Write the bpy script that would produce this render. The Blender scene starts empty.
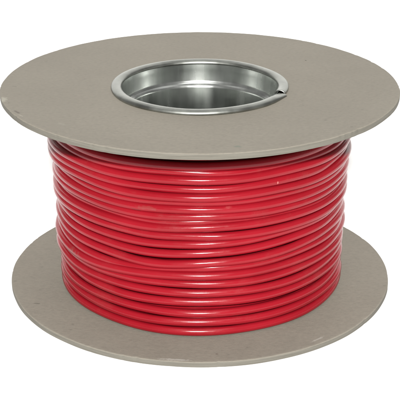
import bpy, math, random
import numpy as np

# ------------------------------------------------------------------ camera, world, lamps, exposure
S = 0.08                      # metres per flange radius: everything below is laid out in flange radii
H, T = 1.0350, 0.0317         # top face to lower flange's top face, flange thickness
ZT = H + T                    # height of the top face above the table
D, HC, F400, PITCH = 6.1652, 1.9310, 1274.0, 0.3946
sc = bpy.context.scene

cam_d = bpy.data.cameras.new('camera')
cam = bpy.data.objects.new('camera', cam_d)
sc.collection.objects.link(cam)
cam.location = (0.001 * S, -D * S, (ZT + HC) * S)
cam.rotation_euler = (math.pi / 2 - PITCH, 0, 0)
cam_d.sensor_width = 36
cam_d.lens = F400 / 400 * 36
cam_d.clip_start, cam_d.clip_end = 0.01, 50
sc.camera = cam

w = bpy.data.worlds.new('World')
sc.world = w
w.use_nodes = True
bg = w.node_tree.nodes['Background']
bg.inputs['Color'].default_value = (1.0, 0.985, 0.965, 1)
bg.inputs['Strength'].default_value = 0.24


def lamp(name, az, el, dist, sx, sy, level, color):
    """area lamp: level = brightness of a white surface facing it"""
    ld = bpy.data.lights.new(name, 'AREA')
    ld.shape = 'RECTANGLE'
    ld.size, ld.size_y = sx * S, sy * S
    ld.energy = level * math.pi ** 2 * (dist * S) ** 2
    ld.color = color
    o = bpy.data.objects.new(name, ld)
    sc.collection.objects.link(o)
    a, e = math.radians(az), math.radians(el)
    o.location = (dist * S * math.sin(a) * math.cos(e), -dist * S * math.cos(a) * math.cos(e),
                  (dist * math.sin(e) + 0.5) * S)
    o.rotation_euler = (math.pi / 2 - e, 0, a)
    return o


lamp('key_softbox', -0.15, 30.2, 60.0, 5.0, 2.3, 2.40, (1.0, 0.985, 0.96))
lamp('back_fill', 175, 62, 60.0, 64.0, 50.0, 0.24, (1.0, 0.99, 0.975))  # added fill lamp, lightens the reel's shadow on the paper behind
lamp('overhead_fill', 5, 68, 60.0, 34.0, 30.0, 0.22, (1.0, 0.99, 0.975))  # added fill lamp, whitens the paper and brightens the ledge inside the core

sc.view_settings.view_transform = 'Standard'
sc.view_settings.look = 'None'
sc.view_settings.exposure = 0
sc.view_settings.gamma = 1

random.seed(11)
rng = np.random.default_rng(5)


# ------------------------------------------------------------------ helpers
def new_mat(name):
    m = bpy.data.materials.new(name)
    m.use_nodes = True
    nt = m.node_tree
    return m, nt, nt.nodes['Principled BSDF']


def node(nt, kind, **kw):
    n = nt.nodes.new(kind)
    for k, v in kw.items():
        if k in n.inputs:
            n.inputs[k].default_value = v
        else:
            setattr(n, k, v)
    return n


def ramp(nt, src, stops):
    r = nt.nodes.new('ShaderNodeValToRGB')
    e = r.color_ramp.elements
    while len(e) < len(stops):
        e.new(0.5)
    for x, (p, c) in zip(e, stops):
        x.position = p
        x.color = tuple(c) + (1,) if len(c) == 3 else c
    nt.links.new(src, r.inputs[0])
    return r


def mix(nt, fac, a, b, mode='MIX'):
    m = nt.nodes.new('ShaderNodeMix')
    m.data_type = 'RGBA'
    m.blend_type = mode
    for sock, v in ((m.inputs['Factor'], fac), (m.inputs[6], a), (m.inputs[7], b)):
        if hasattr(v, 'is_linked'):
            nt.links.new(v, sock)
        elif isinstance(v, (int, float)):
            sock.default_value = v
        else:
            sock.default_value = tuple(v) + (1,)
    return m.outputs[2]


def math_n(nt, op, a, b=None, clamp=False):
    m = nt.nodes.new('ShaderNodeMath')
    m.operation = op
    m.use_clamp = clamp
    for s, v in zip(m.inputs, (a, b)):
        if v is None:
            continue
        if hasattr(v, 'is_linked'):
            nt.links.new(v, s)
        else:
            s.default_value = v
    return m.outputs[0]


def obj(name, V, faces, mat, parent=None, smooth=True, sharp=None):
    me = bpy.data.meshes.new(name)
    me.from_pydata([tuple(np.array(v) * S) for v in V], [], faces)
    me.materials.append(mat)
    me.validate()
    if smooth:
        me.polygons.foreach_set('use_smooth', [True] * len(me.polygons))
        if sharp:
            me.set_sharp_from_angle(angle=math.radians(sharp))
    o = bpy.data.objects.new(name, me)
    sc.collection.objects.link(o)
    o.parent = parent
    return o


def lathe(profile, n=256, closed=True, wob=None):
    """profile: (r, z) list; closed = the profile is a loop"""
    V, Fc = [], []
    m = len(profile)
    for i in range(n):
        a = 2 * math.pi * i / n
        for j, (r, z) in enumerate(profile):
            dr, dz = wob(a, r, z) if wob else (0, 0)
            V.append(((r + dr) * math.cos(a), (r + dr) * math.sin(a), z + dz))
    for i in range(n):
        k = (i + 1) % n
        for j in range(m if closed else m - 1):
            l = (j + 1) % m
            Fc.append((i * m + j, k * m + j, k * m + l, i * m + l))
    return V, Fc


def sweep(P, rad, sides=14, closed=False, capped=True, N0=None):
    """tube along the points P (n,3) using the radial direction as frame"""
    P = np.asarray(P, float)
    t = np.gradient(P, axis=0)
    t /= np.linalg.norm(t, axis=1)[:, None]
    up = np.array((0, 0, 1.0))
    b = np.cross(t, up)
    b /= np.linalg.norm(b, axis=1)[:, None]
    u = np.cross(b, t)
    ang = np.arange(sides) * 2 * np.pi / sides
    R = np.broadcast_to(rad, (len(P),))
    V = (P[:, None, :] + R[:, None, None] * (np.cos(ang)[None, :, None] * b[:, None, :]
                                             + np.sin(ang)[None, :, None] * u[:, None, :])).reshape(-1, 3)
    Fc = []
    for i in range(len(P) - 1):
        for j in range(sides):
            k = (j + 1) % sides
            Fc.append((i * sides + j, i * sides + k, (i + 1) * sides + k, (i + 1) * sides + j))
    if capped:
        Fc.append(tuple(range(sides - 1, -1, -1)))
        Fc.append(tuple((len(P) - 1) * sides + j for j in range(sides)))
    return V.tolist(), Fc


# ------------------------------------------------------------------ materials
def ray(x400, y400):
    dx, dy = (x400 - 200) / F400, -(y400 - 200) / F400
    cp, sp = math.cos(PITCH), math.sin(PITCH)
    return np.array((dx, cp + dy * sp, -sp + dy * cp)), np.array((0, -D, HC))


def z_at(x400, y400, r):
    """height and angle of the point of a cylinder of radius r that is seen at a place in the view"""
    dx = (x400 - 200) / F400
    dy = -(y400 - 200) / F400
    cp, sp = math.cos(PITCH), math.sin(PITCH)
    d = np.array((dx, cp + dy * sp, -sp + dy * cp))
    o = np.array((0, -D, HC))
    A = d[0] ** 2 + d[1] ** 2
    B = o[1] * d[1]
    C = o[1] ** 2 - r * r
    t = (-B - math.sqrt(B * B - A * C)) / A
    q = o + t * d
    return q[2] + ZT, math.atan2(q[0], -q[1])


def on_plane(x400, y400, z):
    """where the flange face at height z carries a mark"""
    d, o = ray(x400, y400)
    return (o + d * ((z - ZT - o[2]) / d[2])) + np.array((0, 0, ZT))


def mark(nt, co, centre, size, rot=0.0, rough=0.5, freq=900.0):
    """mask of one small worn spot on the surface: half sizes in flange radii"""
    mp = node(nt, 'ShaderNodeMapping', vector_type='TEXTURE')
    mp.inputs['Location'].default_value = tuple(np.array(centre) * S)
    mp.inputs['Rotation'].default_value = (0, 0, rot)
    mp.inputs['Scale'].default_value = tuple(np.array(size) * S)
    nt.links.new(co, mp.inputs['Vector'])
    ln = node(nt, 'ShaderNodeVectorMath', operation='LENGTH')
    nt.links.new(mp.outputs[0], ln.inputs[0])
    nz = node(nt, 'ShaderNodeTexNoise', Scale=freq, Detail=4.0)
    nt.links.new(co, nz.inputs['Vector'])
    v = math_n(nt, 'ADD', ln.outputs['Value'], math_n(nt, 'MULTIPLY', math_n(nt, 'SUBTRACT', nz.outputs['Fac'], 0.5), rough * 4))
    return ramp(nt, v, [(0.45, (1, 1, 1)), (1.0, (0, 0, 0))]).outputs[0]


def mat_paper():
    m, nt, p = new_mat('white_paper')
    tc = node(nt, 'ShaderNodeTexCoord')
    n = node(nt, 'ShaderNodeTexNoise', Scale=60.0, Detail=4.0)
    nt.links.new(tc.outputs['Object'], n.inputs['Vector'])
    r = ramp(nt, n.outputs['Fac'], [(0.3, (0.90, 0.90, 0.895)), (0.7, (0.93, 0.93, 0.925))])
    nt.links.new(r.outputs[0], p.inputs['Base Color'])
    p.inputs['Roughness'].default_value = 0.9
    p.inputs['Specular IOR Level'].default_value = 0.1
    return m


def mat_board():
    m, nt, p = new_mat('grey_board')
    tc = node(nt, 'ShaderNodeTexCoord')
    co = tc.outputs['Object']
    big = node(nt, 'ShaderNodeTexNoise', Scale=22.0, Detail=5.0, Roughness=0.6)
    nt.links.new(co, big.inputs['Vector'])
    mp = node(nt, 'ShaderNodeMapping')
    mp.inputs['Scale'].default_value = (1.0, 1.5, 1.0)          # faint machine direction of the board
    mp.inputs['Rotation'].default_value = (0, 0, 0.35)
    nt.links.new(co, mp.inputs['Vector'])
    fib = node(nt, 'ShaderNodeTexNoise', Scale=620.0, Detail=6.0, Roughness=0.7)
    nt.links.new(mp.outputs[0], fib.inputs['Vector'])
    c1 = ramp(nt, big.outputs['Fac'], [(0.3, (0.163, 0.149, 0.123)), (0.7, (0.182, 0.167, 0.138))])
    c2 = ramp(nt, fib.outputs['Fac'], [(0.25, (0.84, 0.84, 0.84)), (0.5, (0.985, 0.985, 0.985)), (0.76, (1.10, 1.095, 1.085))])
    col = mix(nt, 1.0, c1.outputs[0], c2.outputs[0], 'MULTIPLY')
    # dark flecks and pale scuffs in the recycled pulp
    fl = node(nt, 'ShaderNodeTexNoise', Scale=260.0, Detail=2.0)
    nt.links.new(mp.outputs[0], fl.inputs['Vector'])
    f1 = ramp(nt, fl.outputs['Fac'], [(0.71, (0, 0, 0)), (0.77, (1, 1, 1))])
    col = mix(nt, math_n(nt, 'MULTIPLY', f1.outputs[0], 0.35), col, (0.08, 0.075, 0.06))
    sf = node(nt, 'ShaderNodeTexNoise', Scale=70.0, Detail=8.0, Roughness=0.75)
    nt.links.new(co, sf.inputs['Vector'])
    f2 = ramp(nt, sf.outputs['Fac'], [(0.66, (0, 0, 0)), (0.74, (1, 1, 1))])
    col = mix(nt, math_n(nt, 'MULTIPLY', f2.outputs[0], 0.25), col, (0.30, 0.285, 0.25))
    # single nicks, creases and scuffs of these two boards
    for (px, py, z, sx, sy, rot, c, f) in ((37, 303.5, T, 0.022, 0.006, -0.1, (0.07, 0.065, 0.05), 0.75),
                                           (17, 112.5, ZT, 0.036, 0.010, -0.9, (0.085, 0.07, 0.06), 0.7),
                                           (21, 116, ZT, 0.020, 0.006, -0.8, (0.28, 0.26, 0.22), 0.6),
                                           (238, 146, ZT, 0.022, 0.018, 0, (0.11, 0.125, 0.10), 0.6),
                                           (306, 60.5, ZT, 0.006, 0.010, 0, (0.05, 0.045, 0.04), 0.7),
                                           (217, 354, T, 0.010, 0.008, 0, (0.08, 0.06, 0.05), 0.6),
                                           (4, 100, ZT, 0.020, 0.05, 0.1, (0.30, 0.29, 0.24), 0.6),
                                           (176, 359.5, T, 0.085, 0.010, -0.1, (0.33, 0.32, 0.29), 0.6),
                                           (318, 339, T, 0.05, 0.008, 0.72, (0.32, 0.31, 0.28), 0.5),
                                           (62, 124, ZT, 0.03, 0.012, -0.5, (0.21, 0.20, 0.165), 0.5),
                                           (330, 118, ZT, 0.05, 0.007, 0.5, (0.13, 0.12, 0.10), 0.4)):
        mk = mark(nt, co, on_plane(px, py, z), (sx, sy, 0.012), rot, 0.4)
        col = mix(nt, math_n(nt, 'MULTIPLY', mk, f), col, c)
    # cut edge: paler, with ply lines
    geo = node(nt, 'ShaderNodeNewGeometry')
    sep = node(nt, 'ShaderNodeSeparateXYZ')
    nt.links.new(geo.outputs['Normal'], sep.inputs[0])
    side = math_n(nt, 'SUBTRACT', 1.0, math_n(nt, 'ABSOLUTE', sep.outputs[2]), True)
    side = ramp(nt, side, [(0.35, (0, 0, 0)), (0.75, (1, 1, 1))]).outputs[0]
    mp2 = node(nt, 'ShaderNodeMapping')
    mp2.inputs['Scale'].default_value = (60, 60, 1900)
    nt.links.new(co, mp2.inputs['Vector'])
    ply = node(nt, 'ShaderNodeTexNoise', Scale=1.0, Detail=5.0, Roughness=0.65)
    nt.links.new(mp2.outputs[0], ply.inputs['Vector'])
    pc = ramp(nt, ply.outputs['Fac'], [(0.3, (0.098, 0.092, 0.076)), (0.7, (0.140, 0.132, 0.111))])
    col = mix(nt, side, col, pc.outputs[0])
    nt.links.new(col, p.inputs['Base Color'])
    p.inputs['Roughness'].default_value = 0.78
    p.inputs['Specular IOR Level'].default_value = 0.3
    hb = math_n(nt, 'ADD', math_n(nt, 'MULTIPLY', fib.outputs['Fac'], 0.6), math_n(nt, 'MULTIPLY', big.outputs['Fac'], 1.2))
    hb = math_n(nt, 'ADD', hb, math_n(nt, 'MULTIPLY', math_n(nt, 'MULTIPLY', ply.outputs['Fac'], side), 1.5))
    b = node(nt, 'ShaderNodeBump', Strength=0.35, Distance=0.0006)
    nt.links.new(hb, b.inputs['Height'])
    nt.links.new(b.outputs[0], p.inputs['Normal'])
    return m


def mat_pvc():
    m, nt, p = new_mat('red_pvc')
    tc = node(nt, 'ShaderNodeTexCoord')
    co = tc.outputs['Object']
    n = node(nt, 'ShaderNodeTexNoise', Scale=45.0, Detail=4.0)
    nt.links.new(co, n.inputs['Vector'])
    c = ramp(nt, n.outputs['Fac'], [(0.3, (0.184, 0.0042, 0.0090)), (0.7, (0.218, 0.0058, 0.0120))])
    col = c.outputs[0]
    # dull handling dust, dragged along the winding
    mp = node(nt, 'ShaderNodeMapping')
    mp.inputs['Scale'].default_value = (1, 1, 2.2)
    nt.links.new(co, mp.inputs['Vector'])
    du = node(nt, 'ShaderNodeTexNoise', Scale=38.0, Detail=7.0, Roughness=0.72)
    nt.links.new(mp.outputs[0], du.inputs['Vector'])
    d = ramp(nt, du.outputs['Fac'], [(0.55, (0, 0, 0)), (0.78, (1, 1, 1))]).outputs[0]
    col = mix(nt, math_n(nt, 'MULTIPLY', d, 0.22), col, (0.17, 0.055, 0.048))
    # a pale nick and a grubby scuff on single turns
    for (px, py, size, c, f) in ((278, 183, (0.0035, 0.02, 0.010), (0.42, 0.15, 0.14), 0.8),
                                 (148, 208.5, (0.07, 0.06, 0.010), (0.17, 0.045, 0.040), 0.4),
                                 (136, 210, (0.03, 0.05, 0.008), (0.08, 0.015, 0.015), 0.4),
                                 (228, 208, (0.02, 0.02, 0.006), (0.26, 0.05, 0.05), 0.45),
                                 (72, 254, (0.09, 0.09, 0.03), (0.15, 0.060, 0.054), 0.6),
                                 (59, 243, (0.07, 0.07, 0.03), (0.12, 0.070, 0.062), 0.6)):
        zz, an = z_at(px, py, 0.765)
        mk = mark(nt, co, (0.765 * math.sin(an), -0.765 * math.cos(an), zz), size, 0, 0.45, 700.0)
        col = mix(nt, math_n(nt, 'MULTIPLY', mk, f), col, c)
    nt.links.new(col, p.inputs['Base Color'])
    n2 = node(nt, 'ShaderNodeTexNoise', Scale=120.0, Detail=5.0, Roughness=0.6)
    nt.links.new(co, n2.inputs['Vector'])
    r = ramp(nt, n2.outputs['Fac'], [(0.3, (0.14, 0.14, 0.14)), (0.75, (0.27, 0.27, 0.27))]).outputs[0]
    nt.links.new(math_n(nt, 'ADD', r, math_n(nt, 'MULTIPLY', d, 0.2)), p.inputs['Roughness'])
    p.inputs['IOR'].default_value = 1.5
    p.inputs['Specular IOR Level'].default_value = 0.28
    b = node(nt, 'ShaderNodeBump', Strength=0.12, Distance=0.0004)
    nt.links.new(n2.outputs['Fac'], b.inputs['Height'])
    nt.links.new(b.outputs[0], p.inputs['Normal'])
    return m


def mat_metal(name, lo, hi, rough):
    m, nt, p = new_mat(name)
    tc = node(nt, 'ShaderNodeTexCoord')
    co = tc.outputs['Object']
    n = node(nt, 'ShaderNodeTexNoise', Scale=90.0, Detail=6.0, Roughness=0.65)
    nt.links.new(co, n.inputs['Vector'])
    mp = node(nt, 'ShaderNodeMapping')
    mp.inputs['Scale'].default_value = (1, 1, 0.12)             # drawn marks run down the tube
    nt.links.new(co, mp.inputs['Vector'])
    v = node(nt, 'ShaderNodeTexNoise', Scale=130.0, Detail=3.0)
    nt.links.new(mp.outputs[0], v.inputs['Vector'])
    c = ramp(nt, n.outputs['Fac'], [(0.3, lo), (0.7, hi)])
    st = ramp(nt, v.outputs['Fac'], [(0.35, (0.80, 0.80, 0.80)), (0.62, (1.06, 1.06, 1.06))])
    nt.links.new(mix(nt, 1.0, c.outputs[0], st.outputs[0], 'MULTIPLY'), p.inputs['Base Color'])
    p.inputs['Metallic'].default_value = 1.0
    s = math_n(nt, 'ADD', math_n(nt, 'MULTIPLY', v.outputs['Fac'], 0.30), math_n(nt, 'MULTIPLY', n.outputs['Fac'], 0.06))
    nt.links.new(math_n(nt, 'ADD', s, rough - 0.06), p.inputs['Roughness'])
    return m


PAPER, BOARD, PVC, METAL = mat_paper(), mat_board(), mat_pvc(), mat_metal('tinplate', (0.50, 0.52, 0.50), (0.61, 0.63, 0.605), 0.12)
DULL = mat_metal('worn_tinplate', (0.23, 0.238, 0.218), (0.34, 0.35, 0.325), 0.25)

# ------------------------------------------------------------------ the table: a white paper sweep
prof = [(-14.0, 0.0)] + [(y, 0.0) for y in (-6, 0, 6, 20)]
for k in range(1, 13):
    a = math.pi / 2 * k / 12
    prof.append((20 + 8 * math.sin(a), 8 - 8 * math.cos(a)))
prof.append((28.0, 22.0))
V, Fc = [], []
for (y, z) in prof:
    V += [(-26, y, z), (26, y, z)]
for i in range(len(prof) - 1):
    Fc.append((2 * i, 2 * i + 1, 2 * i + 3, 2 * i + 2))
g = obj('backdrop', V, Fc, PAPER)
g['kind'] = 'structure'
g['label'] = 'plain white paper sweep under and behind the reel'

# ------------------------------------------------------------------ the reel
reel = bpy.data.objects.new('cable_reel', None)
reel.empty_display_size = 0.02
sc.collection.objects.link(reel)
reel['label'] = 'reel of glossy red cable wound between two round grey cardboard flanges with a metal core'
reel['category'] = 'cable reel'

RI = 0.402                     # hole in the flanges


def flange(z0, z1, seed):
    r = random.Random(seed)
    ph = [r.uniform(0, 6.28) for _ in range(14)]
    bv = 0.0055

    nicks = [(r.uniform(0, 6.28), r.uniform(0.004, 0.014), r.uniform(0.0012, 0.004)) for _ in range(26)]

    def wob(a, rr, z):
        k = max(0.0, (rr - 0.6) / 0.4)
        dz = k * 0.0022 * (math.sin(2 * a + ph[0]) + 0.6 * math.sin(3 * a + ph[1]))
        dr = 0
        if rr > 0.99:
            dr = 0.0007 * (math.sin(5 * a + ph[2]) + math.sin(11 * a + ph[3]) + 0.7 * math.sin(23 * a + ph[4])
                           + 0.1 * math.sin(57 * a + ph[5]))
            for (na, nw, nd) in nicks:
                q = (a - na + math.pi) % (2 * math.pi) - math.pi
                dr -= nd * math.exp(-(q / nw) ** 2) * (1 if z > z1 - 0.012 else 0.35)
            dz += 0.00015 * (math.sin(37 * a + ph[7]) + math.sin(71 * a + ph[8])) * (1 if z > (z0 + z1) / 2 else -0.4)
        if z0 < 0.01 and z < z0 + 0.01:
            dz = abs(dz) * 0.2
        return dr, dz
    rs = [RI, 0.43, 0.5, 0.6, 0.7, 0.8, 0.88, 0.94, 0.98, 1 - bv * 1.4]
    top = [(x, z1) for x in rs]
    c = []
    for k in range(1, 6):
        a = math.pi / 2 * k / 6
        c.append((1 - bv * 1.4 + bv * 1.4 * math.sin(a), z1 - bv + bv * math.cos(a)))
    mid = [(1.0, z1 - bv), (1.0, z1 - (z1 - z0) * 0.4), (1.0, z1 - (z1 - z0) * 0.6), (1.0, z0 + bv)]
    c2 = [(x, z0 + (z1 - z)) for (x, z) in reversed(c)]
    bot = [(x, z0) for x in reversed(rs)]
    p = top + c + mid + c2 + bot
    V, Fc = lathe(p[::-1], 900, True, wob)
    V = [(x, y - (0.056 if math.hypot(x, y) < 0.44 else 0), z) for (x, y, z) in V]
    return obj('flange', V, Fc, BOARD, reel, True, 50)


flange(ZT - T, ZT, 3)
flange(0.0005, T, 8)

# ---- metal core: thin tube with a stepped collar, and a rolled rim clinched over the board
th = 0.006
inner = [(0.398, ZT + 0.004), (0.394, ZT - 0.03), (0.392, ZT - 0.085), (0.389, ZT - 0.095), (0.381, ZT - 0.103),
         (0.371, ZT - 0.108), (0.368, ZT - 0.112), (0.366, ZT - 0.120), (0.366, ZT - 0.30), (0.366, 0.12),
         (0.372, 0.108), (0.389, 0.10), (0.392, 0.02), (0.396, 0.002)]
outer = [(r + th, z) for (r, z) in reversed(inner)]
V, Fc = lathe(inner + outer, 256)
V = [(x, y - 0.056, z) for (x, y, z) in V]
core = obj('core', V, Fc, METAL, reel, True, 40)

SEAM = math.radians(-19)
RR, RZ = 0.0268, 0.0175
CY = -0.056                     # the hole sits a little towards the camera        # section of the rolled rim
n = 300
sec = []
for k in range(26):            # the strip comes up out of the collar, rolls over and clinches down on the board
    a = math.radians(195 - k * (250 / 25))
    sec.append((RR * math.cos(a), RZ * math.sin(a)))
V, Fc = [], []
for i in range(n + 1):
    f = i / n
    a = SEAM + math.radians(0.45) + f * math.radians(359.1)
    e0, e1 = max(0, 1 - f / 0.05), max(0, 1 - (1 - f) / 0.035)
    for (dx, dz) in sec:
        rr = 0.4185 + dx + 0.009 * e1 ** 2 - 0.004 * e0 ** 2 + 0.0012 * math.sin(7 * a)
        V.append((rr * math.cos(a), rr * math.sin(a) + CY, ZT + 0.006 + dz * (1 - 0.35 * e1) - 0.003 * e1 + 0.003 * e0 ** 2
                  + 0.0008 * math.sin(5 * a + 1)))
m_ = len(sec)
for i in range(n):
    for j in range(m_ - 1):
        Fc.append((i * m_ + j, i * m_ + j + 1, (i + 1) * m_ + j + 1, (i + 1) * m_ + j))
rim = obj('rolled_rim', V, Fc, DULL, core, True, 60)
sm = rim.modifiers.new('gauge', 'SOLIDIFY')
sm.thickness = 0.0055 * S
sm.offset = -1

# ---- the winding: one continuous cable, each turn placed after the photo's turns, riding over its neighbours
RW = 0.0209                    # cable radius
CX = 200.0


turns = [(155, 146, 145), (163.5, 155, 154), (169, 161, 160), (174, 167, 165), (182, 174, 171.5), (190.7, 181.5, 181),
         (197.2, 189.5, 189.5), (204.5, 197, 197), (210.5, 202.5, 202.5), (217.5, 209, 207.5), (224.5, 216, 215.5), (229.8, 220.5, 220), (239.5, 229, 230.5),
         (247, 236.5, 236), (257, 245, 243), (266, 253.5, 252), (273.5, 263, 258.5), (278.7, 269, 266), (284, 273, 276),
         (294.3, 281.5, 282), (304, 290.5, 290), (312.5, 299.5, 301.5), (320.7, 307.5, 311.5), (331, 316.5, 320)]
NT = 300
th_ = np.linspace(-math.pi, math.pi, NT + 1)
Z = []
ph = rng.uniform(0, 2 * math.pi, 6)
for k, (yc, yl, yr) in enumerate(turns):
    zc, zl, zr = (z_at(x, y, 0.765)[0] for x, y in ((196, yc), (110, yl), (285, yr)))
    ph = ph + rng.normal(0, 0.9, 6)
    far = 0.5 * (zl + zr)
    xs = np.radians([-180, -130, -85, -36, 0, 35, 85, 130, 180])
    j = rng.normal(0, 0.012, 2)
    ideal = zc * 0.5 + far * 0.5
    ys = [ideal, ideal, zl * .5 + ideal * .5 + j[0], zl, zc, zr, zr * .5 + ideal * .5 + j[1], ideal, ideal]
    z = np.interp(th_, xs, ys)
    ker = np.exp(-0.5 * (np.arange(-45, 46) / 13.0) ** 2)
    ker /= ker.sum()
    z = np.convolve(np.pad(z, 45, mode='edge'), ker, 'valid')
    z = z + 0.0062 * np.sin(2 * th_ + ph[0]) + 0.0056 * np.sin(3 * th_ + ph[1]) + 0.0042 * np.sin(5 * th_ + ph[2]) \
        + 0.0024 * np.sin(9 * th_ + ph[3])
    Z.append(z)
Z = np.array(Z)
for _ in range(60):            # neighbouring turns push each other apart, a few are left lying across the next one
    for k in range(len(Z) - 1):
        need = 0.012 if k in (16, 10) else 0.0345 if k % 3 else 0.0265
        gap = Z[k] - Z[k + 1]
        lack = (np.maximum(need - gap, 0) - np.maximum(gap - (2.3 if k % 4 else 2.75) * RW, 0)) * 0.5
        Z[k] += lack
        Z[k + 1] -= lack
    Z = np.clip(Z, T + RW + 0.001, ZT - T - RW - 0.001)
    Z[-1] = np.minimum(Z[-1], T + RW + 0.004)
    Z[0] = np.maximum(Z[0], ZT - T - RW - 0.006)
ker = np.exp(-0.5 * (np.arange(-12, 13) / 4.0) ** 2)
ker /= ker.sum()
Z = np.array([np.convolve(np.pad(z, 12, mode='edge'), ker, 'valid') for z in Z])
lo, hi = T + RW + 0.001, ZT - T - RW - 0.001
K = len(Z)
# at the back each turn steps down to the next one
s_ = 1 / (1 + np.exp(-(np.degrees(np.abs(th_)) - 152) / 6.0))
Zc = Z.copy()
for k in range(K):
    nx = Z[min(k + 1, K - 1)]
    pv = Z[max(k - 1, 0)]
    Zc[k] = np.where(th_ > 0, Z[k] + s_ * 0.5 * (nx[-1] - Z[k]), Z[k] + s_ * 0.5 * (pv[0] - Z[k]))
Z = np.clip(Zc, lo, hi)
Dm = 2 * RW


STEP1, STEP2 = z_at(196, 211, 0.765)[0], z_at(196, 299, 0.765)[0]


def base_r(z):
    u = (z - T) / (H - T)
    return 0.7165 + 0.004 / (1 + np.exp(-(z - STEP2) / 0.008)) + 0.004 * u \
        + 0.016 / (1 + np.exp(-(z - STEP1) / 0.008)) + (0.032 * (1 - u) - 0.020 * u) * np.cos(th_)


riders = [2, 6, 9, 12, 15, 17, 20]
wob = rng.uniform(0, 2 * math.pi, (K, 3))
order = [k for k in range(K) if k not in riders] + riders
Rr = np.zeros_like(Z)
done = []
for k in order:
    r = base_r(Z[k]) + 0.0034 * np.sin(4 * th_ + wob[k, 0]) + 0.0036 * np.sin(7 * th_ + wob[k, 1]) + 0.0008 * np.sin(12 * th_ + wob[k, 2])
    for q in done:
        dz = np.abs(Z[k] - Z[q])
        r = np.maximum(r, np.where(dz < Dm, Rr[q] + 0.80 * np.sqrt(np.maximum(Dm ** 2 - dz ** 2, 0)), 0))
    r = np.minimum(r, base_r(Z[k]) + 0.42 * Dm)
    ker = np.exp(-0.5 * (np.arange(-15, 16) / 5.0) ** 2)
    ker /= ker.sum()
    r = np.convolve(np.pad(r, 15, mode='wrap'), ker, 'valid')
    Rr[k] = r
    done.append(k)
for k in range(K - 1):         # ends of consecutive turns meet at the back
    m1 = 0.5 * (Rr[k][-1] + Rr[k + 1][0])
    m2 = 0.5 * (Z[k][-1] + Z[k + 1][0])
    b1 = np.clip((np.degrees(th_) - 140) / 40, 0, 1) ** 2
    b0 = np.clip((-np.degrees(th_) - 140) / 40, 0, 1) ** 2
    Rr[k] += b1 * (m1 - Rr[k][-1])
    Rr[k + 1] += b0 * (m1 - Rr[k + 1][0])
    Z[k] += b1 * (m2 - Z[k][-1])
    Z[k + 1] += b0 * (m2 - Z[k + 1][0])
path = []
NU = 24                        # the layer underneath, wound upwards
for i in range(NU * 120):
    f = i / (NU * 120)
    a = -math.pi + 2 * math.pi * i / 120
    zz = lo + (hi - lo) * min(max((f * NU - 1) / (NU - 2), 0), 1)
    path.append((0.684 * math.sin(a), -0.684 * math.cos(a), zz))
for k in range(K):
    for i in range(NT if k < K - 1 else NT + 1):
        path.append((Rr[k][i] * math.sin(th_[i]) + 0.006 - 0.014 * (Z[k][i] / ZT) ** 2, -Rr[k][i] * math.cos(th_[i]), Z[k][i]))
V, Fc = sweep(path, RW, 16)
cable = obj('cable', V, Fc, PVC, reel)
